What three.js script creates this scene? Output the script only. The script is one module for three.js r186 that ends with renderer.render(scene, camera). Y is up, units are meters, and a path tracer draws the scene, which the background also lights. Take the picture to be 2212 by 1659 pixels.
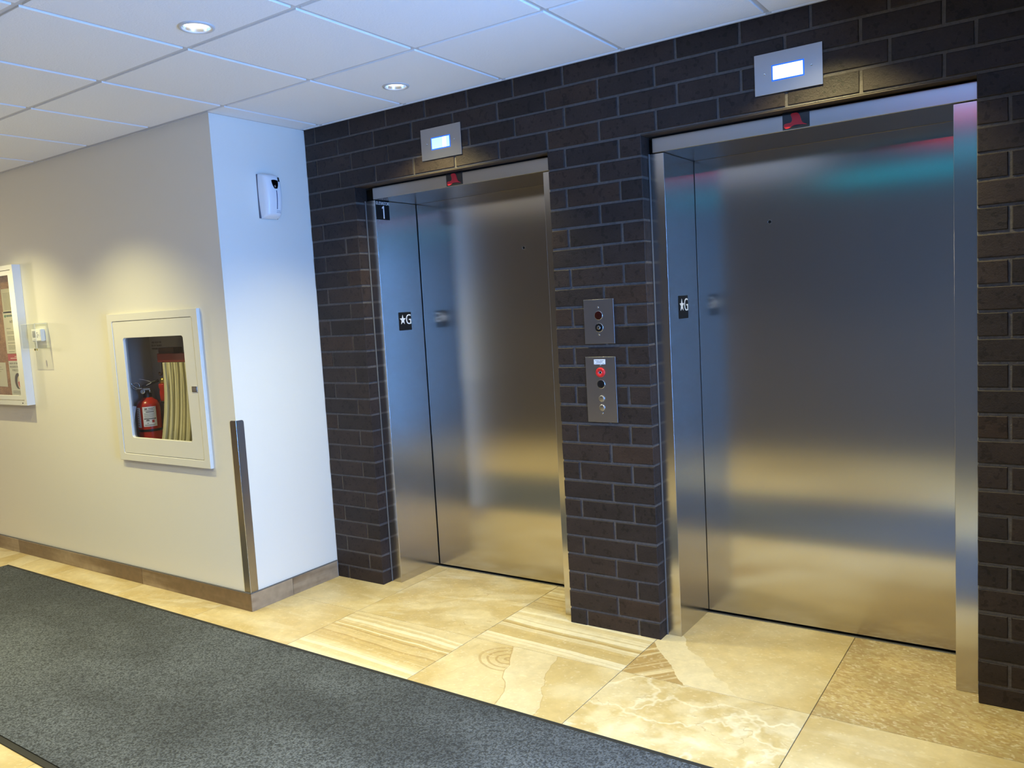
import * as THREE from 'three';
import { mergeGeometries } from 'three/addons/utils/BufferGeometryUtils.js';
import { RoundedBoxGeometry } from 'three/addons/geometries/RoundedBoxGeometry.js';
import { TextGeometry } from 'three/addons/geometries/TextGeometry.js';
import { FontLoader } from 'three/addons/loaders/FontLoader.js';
import { RectAreaLightUniformsLib } from 'three/addons/lights/RectAreaLightUniformsLib.js';

// ---------------------------------------------------------------- camera, light, exposure
// x runs along the brick wall to the right, y up, z out of the brick wall (its face is z = 0)
const scene = new THREE.Scene();
const camera = new THREE.PerspectiveCamera(2 * Math.atan(829.5 / 1752.04) * 180 / Math.PI, 2212 / 1659, 0.05, 60);
camera.rotation.order = 'YXZ';
camera.position.set(3.5314, 1.5166, 3.2211);
camera.rotation.set(-0.0946, 0.6022, -0.0566);
const renderer = new THREE.WebGLRenderer({ antialias: true });
renderer.toneMapping = THREE.LinearToneMapping;
renderer.toneMappingExposure = 1.0;
renderer.shadowMap.enabled = true;
RectAreaLightUniformsLib.init();
scene.background = new THREE.Color().setRGB(0.55, 0.72, 1.0);

const DAY = [0.15, 0.40, 1.0], DAY_POWER = 33;          // daylight at the glazed entrance on the right
const WARM = [1.0, 0.91, 0.42], SPOT_POWER = 10.5;        // the recessed downlights

const H = 2.561, L = 0.6122;                            // ceiling height; face of the plastered wall left of the lifts
const XL = -6.5, XR = 4.3, ZB = 3.75;                    // the lobby's other walls
const WZ0 = 1.15, WZ1 = 2.08;                            // the glazed entrance runs from z = WZ0 to WZ1 in the wall x = XR

const daylight = new THREE.RectAreaLight(new THREE.Color().setRGB(...DAY), DAY_POWER, WZ1 - WZ0 - 0.1, 2.2);
daylight.name = 'entrance_daylight';
daylight.position.set(XR - 0.03, 1.22, (WZ0 + WZ1) / 2);
daylight.lookAt(0, 1.22, (WZ0 + WZ1) / 2);
scene.add(daylight);

// ---------------------------------------------------------------- helpers
function rng(seed) { let a = seed >>> 0; return () => { a = (a + 0x6D2B79F5) >>> 0; let t = a; t = Math.imul(t ^ (t >>> 15), t | 1); t ^= t + Math.imul(t ^ (t >>> 7), t | 61); return ((t ^ (t >>> 14)) >>> 0) / 4294967296; }; }
const rand = rng(20240611);
const rr = (a, b) => a + (b - a) * rand();
const clamp = (x, a = 0, b = 1) => Math.min(b, Math.max(a, x));
const lerp = (a, b, t) => a + (b - a) * t;
const smooth = (a, b, x) => { const t = clamp((x - a) / (b - a)); return t * t * (3 - 2 * t); };
function hash(ix, iy, s) { let h = Math.imul(ix, 374761393) ^ Math.imul(iy, 668265263) ^ Math.imul(s, 2147483647 ^ 1013904223); h = Math.imul(h ^ (h >>> 13), 1274126177); return ((h ^ (h >>> 16)) >>> 0) / 4294967296; }
function vnoise(x, y, s, px, py) {
  const x0 = Math.floor(x), y0 = Math.floor(y), fx = x - x0, fy = y - y0, u = fx * fx * (3 - 2 * fx), v = fy * fy * (3 - 2 * fy);
  const m = (a, p) => ((a % p) + p) % p;
  const a = hash(m(x0, px), m(y0, py), s), b = hash(m(x0 + 1, px), m(y0, py), s), c = hash(m(x0, px), m(y0 + 1, py), s), d = hash(m(x0 + 1, px), m(y0 + 1, py), s);
  return (a + (b - a) * u) * (1 - v) + (c + (d - c) * u) * v;
}
// tileable: u, v in 0..1, nx, ny cells at the first octave
function fbm(u, v, nx, ny, oct, s) { let a = 0, w = 0.5, t = 0; for (let o = 0; o < oct; o++) { a += w * vnoise(u * nx, v * ny, s + o * 17, nx, ny); t += w; w *= 0.5; nx *= 2; ny *= 2; } return a / t; }
const enc = (c) => { c = clamp(c); return Math.round(255 * (c <= 0.0031308 ? 12.92 * c : 1.055 * c ** (1 / 2.4) - 0.055)); };
function tex(w, h, f, color = true) {          // f(u, v) -> linear [r, g, b] or a number
  const d = new Uint8Array(w * h * 4);
  for (let j = 0; j < h; j++) for (let i = 0; i < w; i++) {
    const c = f((i + 0.5) / w, (j + 0.5) / h), k = (j * w + i) * 4;
    if (color) { d[k] = enc(c[0]); d[k + 1] = enc(c[1]); d[k + 2] = enc(c[2]); } else d[k] = d[k + 1] = d[k + 2] = Math.round(255 * clamp(c));
    d[k + 3] = 255;
  }
  const t = new THREE.DataTexture(d, w, h, THREE.RGBAFormat);
  t.wrapS = t.wrapT = THREE.RepeatWrapping; t.magFilter = THREE.LinearFilter; t.minFilter = THREE.LinearMipmapLinearFilter; t.generateMipmaps = true;
  if (color) t.colorSpace = THREE.SRGBColorSpace;
  t.needsUpdate = true; return t;
}
function print(w, h, draw) {                   // flat print: papers, labels
  const c = document.createElement('canvas'); c.width = w; c.height = h;
  draw(c.getContext('2d'), w, h);
  const t = new THREE.CanvasTexture(c); t.colorSpace = THREE.SRGBColorSpace; return t;
}
const C = (r, g, b) => new THREE.Color().setRGB(r, g, b);
const mat = (r, g, b, rough, o = {}) => new THREE.MeshStandardMaterial({ color: C(r, g, b), roughness: rough, ...o });
const phys = (r, g, b, rough, o = {}) => new THREE.MeshPhysicalMaterial({ color: C(r, g, b), roughness: rough, ...o });

const names = new Map();
function numbered(n) { const k = names.get(n) ?? 0; names.set(n, k + 1); return k ? n + '_' + String(k).padStart(3, '0') : n; }
function mesh(name, geo, material, parent) {
  const m = new THREE.Mesh(geo, material); m.name = name; m.castShadow = m.receiveShadow = true; if (parent) parent.add(m); return m;
}
function tag(o, label, category, group) { o.name = numbered(o.name); o.userData.label = label; o.userData.category = category; if (group) o.userData.group = group; if (!o.parent) scene.add(o); return o; }
function thing(name, label, category, [x, y, z] = [0, 0, 0], turn = 0, group) {
  const g = new THREE.Group(); g.name = name; g.position.set(x, y, z); g.rotation.y = turn; return tag(g, label, category, group);
}
function setting(name, label, geo, material) {
  const o = geo ? new THREE.Mesh(geo, material) : new THREE.Group(); o.name = name; o.castShadow = o.receiveShadow = true;
  o.userData.kind = 'structure'; if (label) o.userData.label = label; scene.add(o); return o;
}
// box between two corners with uv in metres
function bx(x0, x1, y0, y1, z0, z1, uvs = 1) {
  const g = new THREE.BoxGeometry(x1 - x0, y1 - y0, z1 - z0); g.translate((x0 + x1) / 2, (y0 + y1) / 2, (z0 + z1) / 2); return metre(g, uvs);
}
function rbx(x0, x1, y0, y1, z0, z1, r, seg = 2) { const g = new RoundedBoxGeometry(x1 - x0, y1 - y0, z1 - z0, seg, r); g.translate((x0 + x1) / 2, (y0 + y1) / 2, (z0 + z1) / 2); return g; }
function metre(g, s = 1, ou = 0, ov = 0) {     // planar uv in metres by the way each face points
  const p = g.attributes.position, n = g.attributes.normal, uv = new Float32Array(p.count * 2);
  for (let i = 0; i < p.count; i++) {
    const ax = Math.abs(n.getX(i)), ay = Math.abs(n.getY(i)), az = Math.abs(n.getZ(i));
    const [a, b] = ay > ax && ay > az ? [p.getX(i), p.getZ(i)] : ax > az ? [p.getZ(i), p.getY(i)] : [p.getX(i), p.getY(i)];
    uv[2 * i] = a * s + ou; uv[2 * i + 1] = b * s + ov;
  }
  g.setAttribute('uv', new THREE.BufferAttribute(uv, 2)); return g;
}
function slab(x0, x1, y0, y1, z0, z1, c, jit = 0, ou = 0, ov = 0) {   // a box whose front (+z) edges are chamfered by c, corners uneven by jit
  const j = () => (jit ? rr(-jit, jit) : 0);
  const o = [[x0, y0], [x1, y0], [x1, y1], [x0, y1]].map(([a, b]) => [a + j(), b + j()]);
  const f = o.map(([a, b], k) => [a + (k === 0 || k === 3 ? c : -c), b + (k < 2 ? c : -c), z1 + j() * 0.5]);
  const m = o.map(([a, b]) => [a, b, z1 - c * 0.8]), bk = o.map(([a, b]) => [a, b, z0]);
  const P = [], q = (a, b, d, e) => P.push(...a, ...b, ...d, ...a, ...d, ...e);
  q(...f);
  for (let k = 0; k < 4; k++) { const n = (k + 1) % 4; q(m[k], m[n], f[n], f[k]); q(bk[k], bk[n], m[n], m[k]); }
  const g = new THREE.BufferGeometry(); g.setAttribute('position', new THREE.Float32BufferAttribute(P, 3)); g.computeVertexNormals();
  return metre(g, 1, ou, ov);
}
function lathe(pts, seg = 32) { return new THREE.LatheGeometry(pts.map(([r, y]) => new THREE.Vector2(Math.max(r, 1e-5), y)), seg); }
function disc(r, h, seg = 28, bevel = 0.0012) {   // a round button facing +z, its back at z = 0
  const g = lathe([[0, h], [r - bevel, h], [r, h - bevel], [r, 0]].reverse().map(([a, b]) => [a, b]), seg); g.rotateX(Math.PI / 2); return g;
}
function tube(pts, r, seg = 24, rs = 8, closed = false) { return new THREE.TubeGeometry(new THREE.CatmullRomCurve3(pts.map((p) => new THREE.Vector3(...p)), closed), seg, r, rs, closed); }
function roundRect(w, h, r, cx = 0, cy = 0, S = THREE.Shape) {
  const s = new S(), x0 = cx - w / 2, x1 = cx + w / 2, y0 = cy - h / 2, y1 = cy + h / 2;
  s.moveTo(x0 + r, y0); s.lineTo(x1 - r, y0); s.absarc(x1 - r, y0 + r, r, -Math.PI / 2, 0); s.lineTo(x1, y1 - r); s.absarc(x1 - r, y1 - r, r, 0, Math.PI / 2);
  s.lineTo(x0 + r, y1); s.absarc(x0 + r, y1 - r, r, Math.PI / 2, Math.PI); s.lineTo(x0, y0 + r); s.absarc(x0 + r, y0 + r, r, Math.PI, 1.5 * Math.PI); return s;
}
function extrude(shape, depth, bevel = 0, z = 0) {
  const g = new THREE.ExtrudeGeometry(shape, { depth: depth - 2 * bevel, bevelEnabled: bevel > 0, bevelThickness: bevel, bevelSize: bevel, bevelOffset: -bevel, bevelSegments: 2, curveSegments: 10 });
  g.translate(0, 0, z + bevel); return g;
}
const join = (...g) => mergeGeometries(g.map((x) => { const n = x.index ? x.toNonIndexed() : x; for (const k of Object.keys(n.attributes)) if (!['position', 'normal', 'uv'].includes(k)) n.deleteAttribute(k); return n; }));

// ---------------------------------------------------------------- materials
const paintBump = tex(256, 256, (u, v) => fbm(u, v, 48, 48, 3, 5), false);
paintBump.repeat.set(3, 3);
const M = {};
M.paint = mat(0.82, 0.785, 0.71, 0.55, { bumpMap: paintBump, bumpScale: 0.00018 });
M.plaster = mat(0.74, 0.70, 0.62, 0.7);
M.darkWall = mat(0.125, 0.108, 0.095, 0.7);
const tileBump = tex(256, 256, (u, v) => 0.55 * fbm(u, v, 64, 64, 2, 8) + 0.45 * (fbm(u, v, 40, 40, 2, 61) > 0.66 ? 0 : 1), false);
tileBump.repeat.set(4, 4);
M.ceilingTile = mat(0.90, 0.90, 0.90, 0.9, { bumpMap: tileBump, bumpScale: 0.0006 });
M.tee = mat(0.62, 0.61, 0.60, 0.5);
const steel = (r, g, b, rough, an = 0.85) => phys(r, g, b, rough, { metalness: 1, anisotropy: an });
M.steel = steel(0.55, 0.52, 0.485, 0.17, 0.75);
M.frame = steel(0.56, 0.53, 0.495, 0.20, 0.65);
M.plate = steel(0.44, 0.42, 0.415, 0.33, 0.6);
M.header = steel(0.40, 0.375, 0.36, 0.27, 0.6);
M.guard = steel(0.42, 0.385, 0.355, 0.33, 0.4);
M.chrome = phys(0.75, 0.75, 0.75, 0.15, { metalness: 1 });
M.alu = phys(0.62, 0.62, 0.62, 0.4, { metalness: 1 });
M.black = mat(0.012, 0.012, 0.013, 0.35);
M.blackGloss = phys(0.010, 0.010, 0.011, 0.12);
M.rubber = mat(0.010, 0.010, 0.011, 0.7);
M.void = mat(0.01, 0.009, 0.008, 0.9);
M.white = mat(0.80, 0.80, 0.82, 0.4);
M.enamel = phys(0.80, 0.775, 0.70, 0.32);
M.red = phys(0.50, 0.028, 0.014, 0.25);
M.redDark = phys(0.20, 0.016, 0.010, 0.45);
M.hatRed = mat(0.55, 0.02, 0.03, 0.4);
M.brass = phys(0.55, 0.36, 0.10, 0.3, { metalness: 1 });
M.caulk = mat(0.12, 0.115, 0.115, 0.8);
M.signBlack = phys(0.008, 0.008, 0.009, 0.6, { specularIntensity: 0.35 });
M.trim = mat(0.62, 0.61, 0.60, 0.45);
M.lintel = mat(0.055, 0.036, 0.024, 0.6);
M.glass = phys(1, 1, 1, 0.02, { transmission: 1, thickness: 0, ior: 1.5 });

// bricks: dark brown iron-spot faces, each tone in two grains
const brickBump = tex(256, 256, (u, v) => 0.6 * fbm(u, v, 10, 10, 5, 3) + 0.4 * fbm(u, v, 60, 60, 2, 4), false);
brickBump.repeat.set(5, 5);
function brickTexture(seed, scratched) {
  const W = 512, n = new Float32Array(W * W), r = rng(seed * 77);
  if (scratched) for (let k = 0; k < 26; k++) {           // pale scuffs and chips left by carts
    let x = r() * W, y = r() * W, a = r() * 6.28, len = 4 + r() * r() * 60, bend = (r() - 0.5) * 0.05, s = 0.25 + 0.6 * r();
    for (let t = 0; t < len; t++) { n[(((y | 0) + W) % W) * W + ((x | 0) + W) % W] += s * (1 - t / len); x += Math.cos(a); y += Math.sin(a); a += bend; }
  }
  return tex(W, W, (u, v) => {
    const g = 0.72 + 0.55 * fbm(u, v, 6, 10, 5, seed), f = fbm(u, v, 90, 90, 2, seed + 9), spot = fbm(u, v, 30, 30, 2, seed + 40);
    const k = g * (0.85 + 0.3 * f) * (spot > 0.72 ? 0.6 : 1), w = n[Math.floor(v * W) * W + Math.floor(u * W)] * 0.5 + (f > 0.80 ? 0.05 : 0);
    return [0.62 * k + w, 0.62 * k + w, 0.63 * k + w];
  });
}
const brickTex = [brickTexture(11, false), brickTexture(12, true)];
brickTex.forEach((t) => t.repeat.set(2, 2));
const tones = [[0.064, 0.049, 0.046], [0.054, 0.043, 0.042], [0.072, 0.054, 0.049], [0.080, 0.054, 0.042], [0.047, 0.037, 0.035]];
const brickMats = brickTex.map((t) => tones.map(([r, g, b]) => phys(r * 0.80, g * 0.69, b * 0.61, 0.6, { specularIntensity: 0.6, map: t, bumpMap: brickBump, bumpScale: 0.0016 })));
M.mortar = mat(0.108, 0.090, 0.080, 0.85, { map: tex(256, 256, (u, v) => { const k = 0.65 + 0.6 * fbm(u, v, 24, 24, 4, 21); return [k, k, k]; }), bumpMap: brickBump, bumpScale: 0.003 });
M.mortar.map.repeat.set(4, 4);

// floor stone, five kinds; uv 0..1 over one tile
const stone = (c, k) => [c[0] * k, c[1] * k, c[2] * k];
const mixc = (a, b, t) => [lerp(a[0], b[0], t), lerp(a[1], b[1], t), lerp(a[2], b[2], t)];
const S1 = [0.51, 0.380, 0.170], S2 = [0.61, 0.495, 0.285], S3 = [0.33, 0.195, 0.062], S4 = [0.76, 0.69, 0.52];
const grain = (c, u, v, s) => { const f = fbm(u, v, 90, 90, 2, s), g = fbm(u, v, 24, 24, 3, s + 3); return mixc(stone(c, 0.86 + 0.20 * g + 0.08 * f), S4, 0.28 * smooth(0.68, 0.86, fbm(u, v, 50, 70, 2, s + 6))); };
const stoneFns = {
  cloud(u, v) {                      // wavy clouds and thin veins that rise to the right
    const w = fbm(u, v, 3, 3, 4, 31), a = fbm(u + 0.25 * w, v + 0.35 * w - 0.18 * u, 2, 7, 5, 32);
    const n = fbm(u + 0.12 * w, v + 0.16 * w - 0.2 * u, 2, 8, 4, 34), vein = Math.abs(n - 0.5);
    let c = mixc(S1, S2, smooth(0.3, 0.68, a)); c = mixc(c, S3, 0.5 * smooth(0.012, 0, vein) * smooth(0.4, 0.6, w)); c = mixc(c, S4, 0.4 * smooth(0.58, 0.76, fbm(u, v - 0.2 * u, 4, 10, 4, 35))); return grain(c, u, v, 36);
  },
  stripe(u, v) {                     // sandstone layers
    const w = fbm(u, v, 2, 3, 3, 41) * 0.07, s = v + w + 0.05 * u, a = fbm(0.13 * u, s, 1, 9, 5, 42), b = fbm(0.2 * u, s, 1, 34, 4, 43), e = fbm(0.3 * u, s, 1, 90, 2, 45);
    let c = mixc(S1, S2, smooth(0.36, 0.62, a)); c = mixc(c, S4, 0.7 * smooth(0.56, 0.70, b)); c = mixc(c, S3, 0.45 * smooth(0.42, 0.28, b) * smooth(0.4, 0.6, e)); return grain(c, u, v, 46);
  },
  crack(u, v) {                      // plates with dark seams and agate arcs
    const d = fbm(u, v, 4, 4, 5, 53), d2 = fbm(u, v, 9, 9, 3, 57), a = fbm(u, v, 3, 3, 5, 51);
    const e1 = u - 0.33 - 0.50 * (0.92 - v) + 0.07 * (d - 0.5) + 0.05 * (d2 - 0.5), e2 = u - 0.60 - 0.42 * (0.95 - v) + 0.09 * (d - 0.5) + 0.05 * (d2 - 0.5), e3 = u - 0.22 + 0.35 * (0.7 - v) + 0.25 * (d - 0.5);
    let c = mixc(S1, S2, smooth(0.3, 0.66, a));
    if (e1 > 0 && e2 < 0) c = mixc(c, S4, 0.30);
    const q = Math.hypot((u - 0.36) * 1.0, (v - 0.84) * 1.25);
    if (e1 < 0 && q < 0.22) c = mixc(c, S3, 0.55 * smooth(0.2, 0.9, Math.sin(q * 120 + 9 * d)) * smooth(0.22, 0.17, q));
    c = mixc(c, S3, 0.8 * smooth(0.0045, 0, Math.min(Math.abs(e1), Math.abs(e2) + 0.001)) + 0.35 * smooth(0.003, 0, Math.abs(e3)));
    c = mixc(c, S3, 0.3 * smooth(0.52, 0.36, fbm(u, v, 6, 14, 4, 55)) * smooth(0.55, 0.9, 1 - v)); return grain(c, u, v, 56);
  },
  speckle(u, v) {                    // gold ground full of fine chips
    const a = fbm(u, v, 4, 4, 4, 61), f = fbm(u + 0.3 * v, v, 60, 110, 2, 62), g = fbm(u, v + 0.4 * u, 40, 70, 3, 63);
    let c = mixc(stone(S1, 0.82), S1, smooth(0.3, 0.7, a)); c = mixc(c, S3, 0.55 * smooth(0.56, 0.36, g)); return mixc(c, S4, 0.45 * smooth(0.60, 0.80, f));
  },
  marble(u, v) {
    const d = fbm(u, v, 4, 4, 5, 71), a = fbm(u + 0.3 * d, v + 0.3 * d, 4, 4, 5, 72), m = fbm(u + 0.2 * d, v, 10, 10, 4, 74);
    let c = mixc(S1, S2, smooth(0.3, 0.62, m)); c = mixc(c, S4, 0.5 * smooth(0.035, 0, Math.abs(d - 0.53)) + 0.35 * smooth(0.58, 0.72, a)); c = mixc(c, S3, 0.4 * smooth(0.012, 0, Math.abs(a - 0.46)) * smooth(0.45, 0.6, m)); return grain(c, u, v, 76);
  },
  patch(u, v) {                      // even gold field, a pale ragged flow and a brown streaked corner
    const d = fbm(u, v, 4, 4, 5, 131), d2 = fbm(u, v, 14, 14, 3, 133), e = u + 0.85 * v - 0.62 + 0.22 * (d - 0.5), k = u + 0.85 * v - 0.36 + 0.04 * (d2 - 0.5), s = fbm(0.5 * (u + v), u - 0.9 * v, 2, 26, 4, 135);
    let c = mixc(S1, S2, smooth(0.25, 0.75, fbm(u, v, 3, 3, 4, 132))); if (e < 0.05 * (d2 - 0.5)) c = mixc(S2, S4, 0.45 * d);
    if (k < 0) c = mixc(mixc(S3, S1, 0.35), S2, smooth(0.40, 0.66, s)); return grain(c, u, v, 136);
  },
  plain(u, v) {
    const a = fbm(u, v + 0.1 * u, 2, 5, 5, 141), b = fbm(u, v, 3, 14, 4, 142);
    let c = mixc(S1, S2, smooth(0.25, 0.7, a)); c = mixc(c, S4, 0.22 * smooth(0.55, 0.75, b)); return grain(c, u, v, 146);
  },
};
const stoneMats = {};
for (const [k, f] of Object.entries(stoneFns)) {
  const t = tex(512, 512, f), b = tex(256, 256, (u, v) => { const c = f(u, v); return (c[0] + c[1]) / 1.8; }, false);
  stoneMats[k] = phys(1, 1, 1, 0.42, { map: t, bumpMap: b, bumpScale: 0.0008 });
}
M.grout = mat(0.10, 0.066, 0.034, 0.9);
const baseTex = tex(512, 128, (u, v) => { const a = fbm(u, v, 3, 2, 5, 81), s = fbm(u, v + 0.05 * a, 2, 9, 4, 82), f = fbm(u, v, 60, 16, 2, 83); return stone(mixc([0.185, 0.115, 0.062], [0.37, 0.275, 0.18], smooth(0.36, 0.62, 0.45 * a + 0.55 * s)), 0.85 + 0.3 * f); });
M.skirting = phys(1, 1, 1, 0.4, { map: baseTex });

// mat: short looped pile
const pile = (u, v) => { const a = fbm(u, v, 110, 110, 2, 91), b = fbm(u, v, 200, 84, 2, 92), c = fbm(u, v, 84, 200, 2, 93); return 0.4 * a + 0.3 * b + 0.3 * c; };
const pileTex = tex(1024, 1024, (u, v) => { const k = smooth(0.34, 0.68, pile(u, v)); return mixc([0.022, 0.0240, 0.0270], [0.092, 0.100, 0.110], k); });
const pileBump = tex(1024, 1024, pile, false);
pileTex.repeat.set(1.7, 1.7); pileBump.repeat.set(1.7, 1.7);
M.pile = mat(1, 1, 1, 0.95, { map: pileTex, bumpMap: pileBump, bumpScale: 0.004, vertexColors: true });

const font = await new FontLoader().loadAsync('fonts/droid/droid_sans_regular.typeface.json');
function lettering(text, size, depth, x, y, z, sx = 1) {   // centred on x, standing on y
  const g = new TextGeometry(text, { font, size, depth, curveSegments: 6 }); g.computeBoundingBox();
  const b = g.boundingBox; g.translate(-(b.min.x + b.max.x) / 2, -b.min.y, 0); g.scale(sx, 1, 1); g.translate(x, y, z); return g;
}

// ================================================================= the setting
// ---- floor: square stone tiles with narrow joints
const floor = setting('floor', 'cream and gold stone tile floor');
mesh('grout_bed', bx(XL, XR, -0.06, -0.0025, -0.47, ZB), M.grout, floor);
const TS = 0.7545, FX = 0.517, FZ = 0.355;
const laid = { '0,-1': 'cloud', '1,-1': 'stripe', '2,-1': 'patch', '3,-1': 'speckle', '-1,-1': 'plain', '-1,0': 'plain', '0,0': 'stripe', '1,0': 'crack', '2,0': 'marble', '3,0': 'plain', '-2,0': 'cloud', '-3,0': 'plain' };
const kinds = Object.keys(stoneFns);
{
  const turned = {};
  for (let i = -10; i <= 7; i++) for (let j = -1; j <= 5; j++) {
    const x0 = FX + i * TS, z0 = FZ + j * TS, x1 = Math.min(x0 + TS, XR), z1 = Math.min(z0 + TS, ZB), xa = Math.max(x0, XL);
    if (x1 - xa < 0.05 || z1 - z0 < 0.05 || (j === -1 && x1 < -0.25)) continue;
    const k = laid[i + ',' + j] ?? kinds[Math.floor(rr(0, 6.99))], fixed = laid[i + ',' + j], turn = fixed ? 0 : Math.floor(rr(0, 4));
    const key = [k, turn, (x1 - xa).toFixed(3), (z1 - z0).toFixed(3), xa === x0].join();
    if (!turned[key]) {
      const g = slab(xa - x0 + 0.0015, x1 - x0 - 0.0015, -(z1 - z0) + 0.0012, -0.0012, -0.02, 0, 0.0008); g.rotateX(-Math.PI / 2);
      const p = g.attributes.position, uv = g.attributes.uv;
      for (let n = 0; n < p.count; n++) { let u = p.getX(n) / TS, v = 1 - p.getZ(n) / TS; for (let t = 0; t < turn; t++) [u, v] = [v, 1 - u]; uv.setXY(n, u, v); }
      turned[key] = g;
    }
    const m = mesh('floor_tile', turned[key], stoneMats[k], floor); m.position.set(x0, 0, z0);
  }
}

// ---- ceiling: lay-in tiles that hang a little below the tee bars
const ceiling = setting('ceiling', 'white suspended ceiling of square lay-in tiles');
const CT = 0.61, CX = 0.155, CZ = 0.025;
const lamps = [   // x, z of each recessed downlight
  [0.965, 0.296], [0.99, 1.36], [2.80, 0.296], [2.82, 1.36], [-0.80, 1.36], [-1.98, 1.30], [-0.80, 2.42], [0.99, 2.42], [2.80, 2.42],
];
mesh('roof_deck', bx(XL - 0.1, XR + 0.1, H + 0.16, H + 0.26, -0.6, ZB + 0.1), M.plaster, ceiling);
{
  const share = {}, hangs = (x, z) => !(x < -0.02 && z < L - 0.02);
  for (let i = -11; i <= 10; i++) for (let j = -1; j <= 7; j++) {
    let x0 = CX + i * CT, x1 = x0 + CT, z0 = CZ + j * CT, z1 = z0 + CT;
    x0 = Math.max(x0, XL); x1 = Math.min(x1, XR); z0 = Math.max(z0, 0); z1 = Math.min(z1, ZB);
    if (x1 - x0 < 0.05 || z1 - z0 < 0.02) continue;
    if (!hangs((x0 + x1) / 2, (z0 + z1) / 2) && z1 < L + 0.05) { if (x1 > 0.02) x0 = 0.0; else continue; }
    const holes = lamps.filter(([x, z]) => x > x0 && x < x1 && z > z0 && z < z1), g = 0.0115, w = x1 - x0 - 2 * g, d = z1 - z0 - 2 * g, cx = (x0 + x1) / 2, cz = (z0 + z1) / 2;
    let geo;
    if (holes.length) {
      const s = new THREE.Shape([[-w / 2, -d / 2], [w / 2, -d / 2], [w / 2, d / 2], [-w / 2, d / 2]].map((p) => new THREE.Vector2(...p)));
      for (const [x, z] of holes) { const h = new THREE.Path(); h.absarc(x - cx, -(z - cz), 0.054, 0, 2 * Math.PI, true); s.holes.push(h); }
      geo = new THREE.ExtrudeGeometry(s, { depth: 0.016, bevelEnabled: false, curveSegments: 24 }); geo.rotateX(-Math.PI / 2); metre(geo);
    } else {
      const key = w.toFixed(3) + d.toFixed(3);
      geo = share[key] ??= (() => { const q = slab(-w / 2, w / 2, -d / 2, d / 2, -0.016, 0, 0.0015); q.rotateX(Math.PI / 2); return q; })();
    }
    const m = mesh('ceiling_tile', geo, M.ceilingTile, ceiling); m.position.set(cx, H, cz);
  }
  for (let i = -10; i <= 10; i++) { const x = CX + i * CT; mesh('tee_bar', bx(x - 0.012, x + 0.012, H + 0.007, H + 0.03, x < 0 ? L : 0, ZB), M.tee, ceiling); }
  for (let j = 0; j <= 7; j++) { const z = CZ + j * CT; mesh('tee_bar', bx(z < L ? 0 : XL, XR, H + 0.0065, H + 0.034, z - 0.012, z + 0.012), M.tee, ceiling); }
  mesh('wall_angle', join(bx(0, XR, H + 0.001, H + 0.03, 0, 0.012), bx(0, 0.012, H + 0.001, H + 0.03, 0, L), bx(XL, 0.012, H + 0.001, H + 0.03, L, L + 0.012)), M.tee, ceiling);
}

// ---- brick wall with the two lift openings
const brickWall = setting('wall_back', 'dark brown brick wall around the two elevators');
const O1 = [0.364, 1.582], O2 = [2.046, 3.277], BEND = 3.64, HB = 2.2096, C0 = 0.076, CH = 0.0889;
{
  const mz = -0.0045, e = 0.0035;
  mesh('mortar', join(bx(0, O1[0] - e, -0.02, HB, -0.09, mz), bx(O1[1] + e, O2[0] - e, -0.02, HB, -0.09, mz), bx(O2[1] + e, BEND, -0.02, HB, -0.09, mz), bx(0, BEND, HB, H + 0.16, -0.09, mz)), M.mortar, brickWall);
  mesh('shaft_wall', bx(-0.12, BEND, -0.06, H + 0.16, -0.62, -0.47), M.void, brickWall);
  mesh('shaft_pier', join(bx(-0.12, O1[0] - 0.02, -0.06, H + 0.16, -0.47, -0.09), bx(O1[1] + 0.02, O2[0] - 0.02, -0.06, H + 0.16, -0.47, -0.09), bx(O2[1] + 0.02, BEND, -0.06, H + 0.16, -0.47, -0.09), bx(-0.12, BEND, HB + 0.01, H + 0.16, -0.47, -0.09)), M.void, brickWall);
  const jt = 0.0057;
  const put = (x0, x1, y0, y1, low) => {
    const t = Math.floor(rr(0, 4.99)), k = low ? 1 : 0;
    mesh('brick', slab(x0 + jt, x1 - jt, y0 + jt, y1 - jt, -0.088, rr(-0.001, 0.001), 0.0025, 0.0011, rr(0, 4), rr(0, 4)), brickMats[k][rand() < 0.6 ? t % 3 : t], brickWall);
  };
  const runs = (a, b, heads, y0, y1, low) => { const xs = [a, ...heads.filter((x) => x > a + 0.03 && x < b - 0.03), b]; for (let n = 0; n + 1 < xs.length; n++) put(xs[n] - (n ? 0 : jt - 0.001), xs[n + 1] + (n + 2 === xs.length ? jt - 0.001 : 0), y0, y1, low); };
  const seq = (s) => Array.from({ length: 18 }, (_, n) => s + n * 0.2659);
  for (let k = 0; k <= 28; k++) {
    const y0 = k ? C0 + (k - 1) * CH : -jt, y1 = k === 28 ? H + 0.02 : C0 + k * CH, odd = k % 2 === 1, low = k < 9;
    if (k >= 25) { runs(0.004, BEND, seq(odd ? 0.256 : 0.085), y0, y1, false); continue; }
    runs(0.004, O1[0], [odd ? 0.264 : 0.094], y0, y1, low);
    runs(O1[1], O2[0], odd ? [1.840] : [1.674, 1.941], y0, y1, low);
    runs(O2[1], BEND, odd ? [3.374] : [3.542], y0, y1, low);
  }
}
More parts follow.
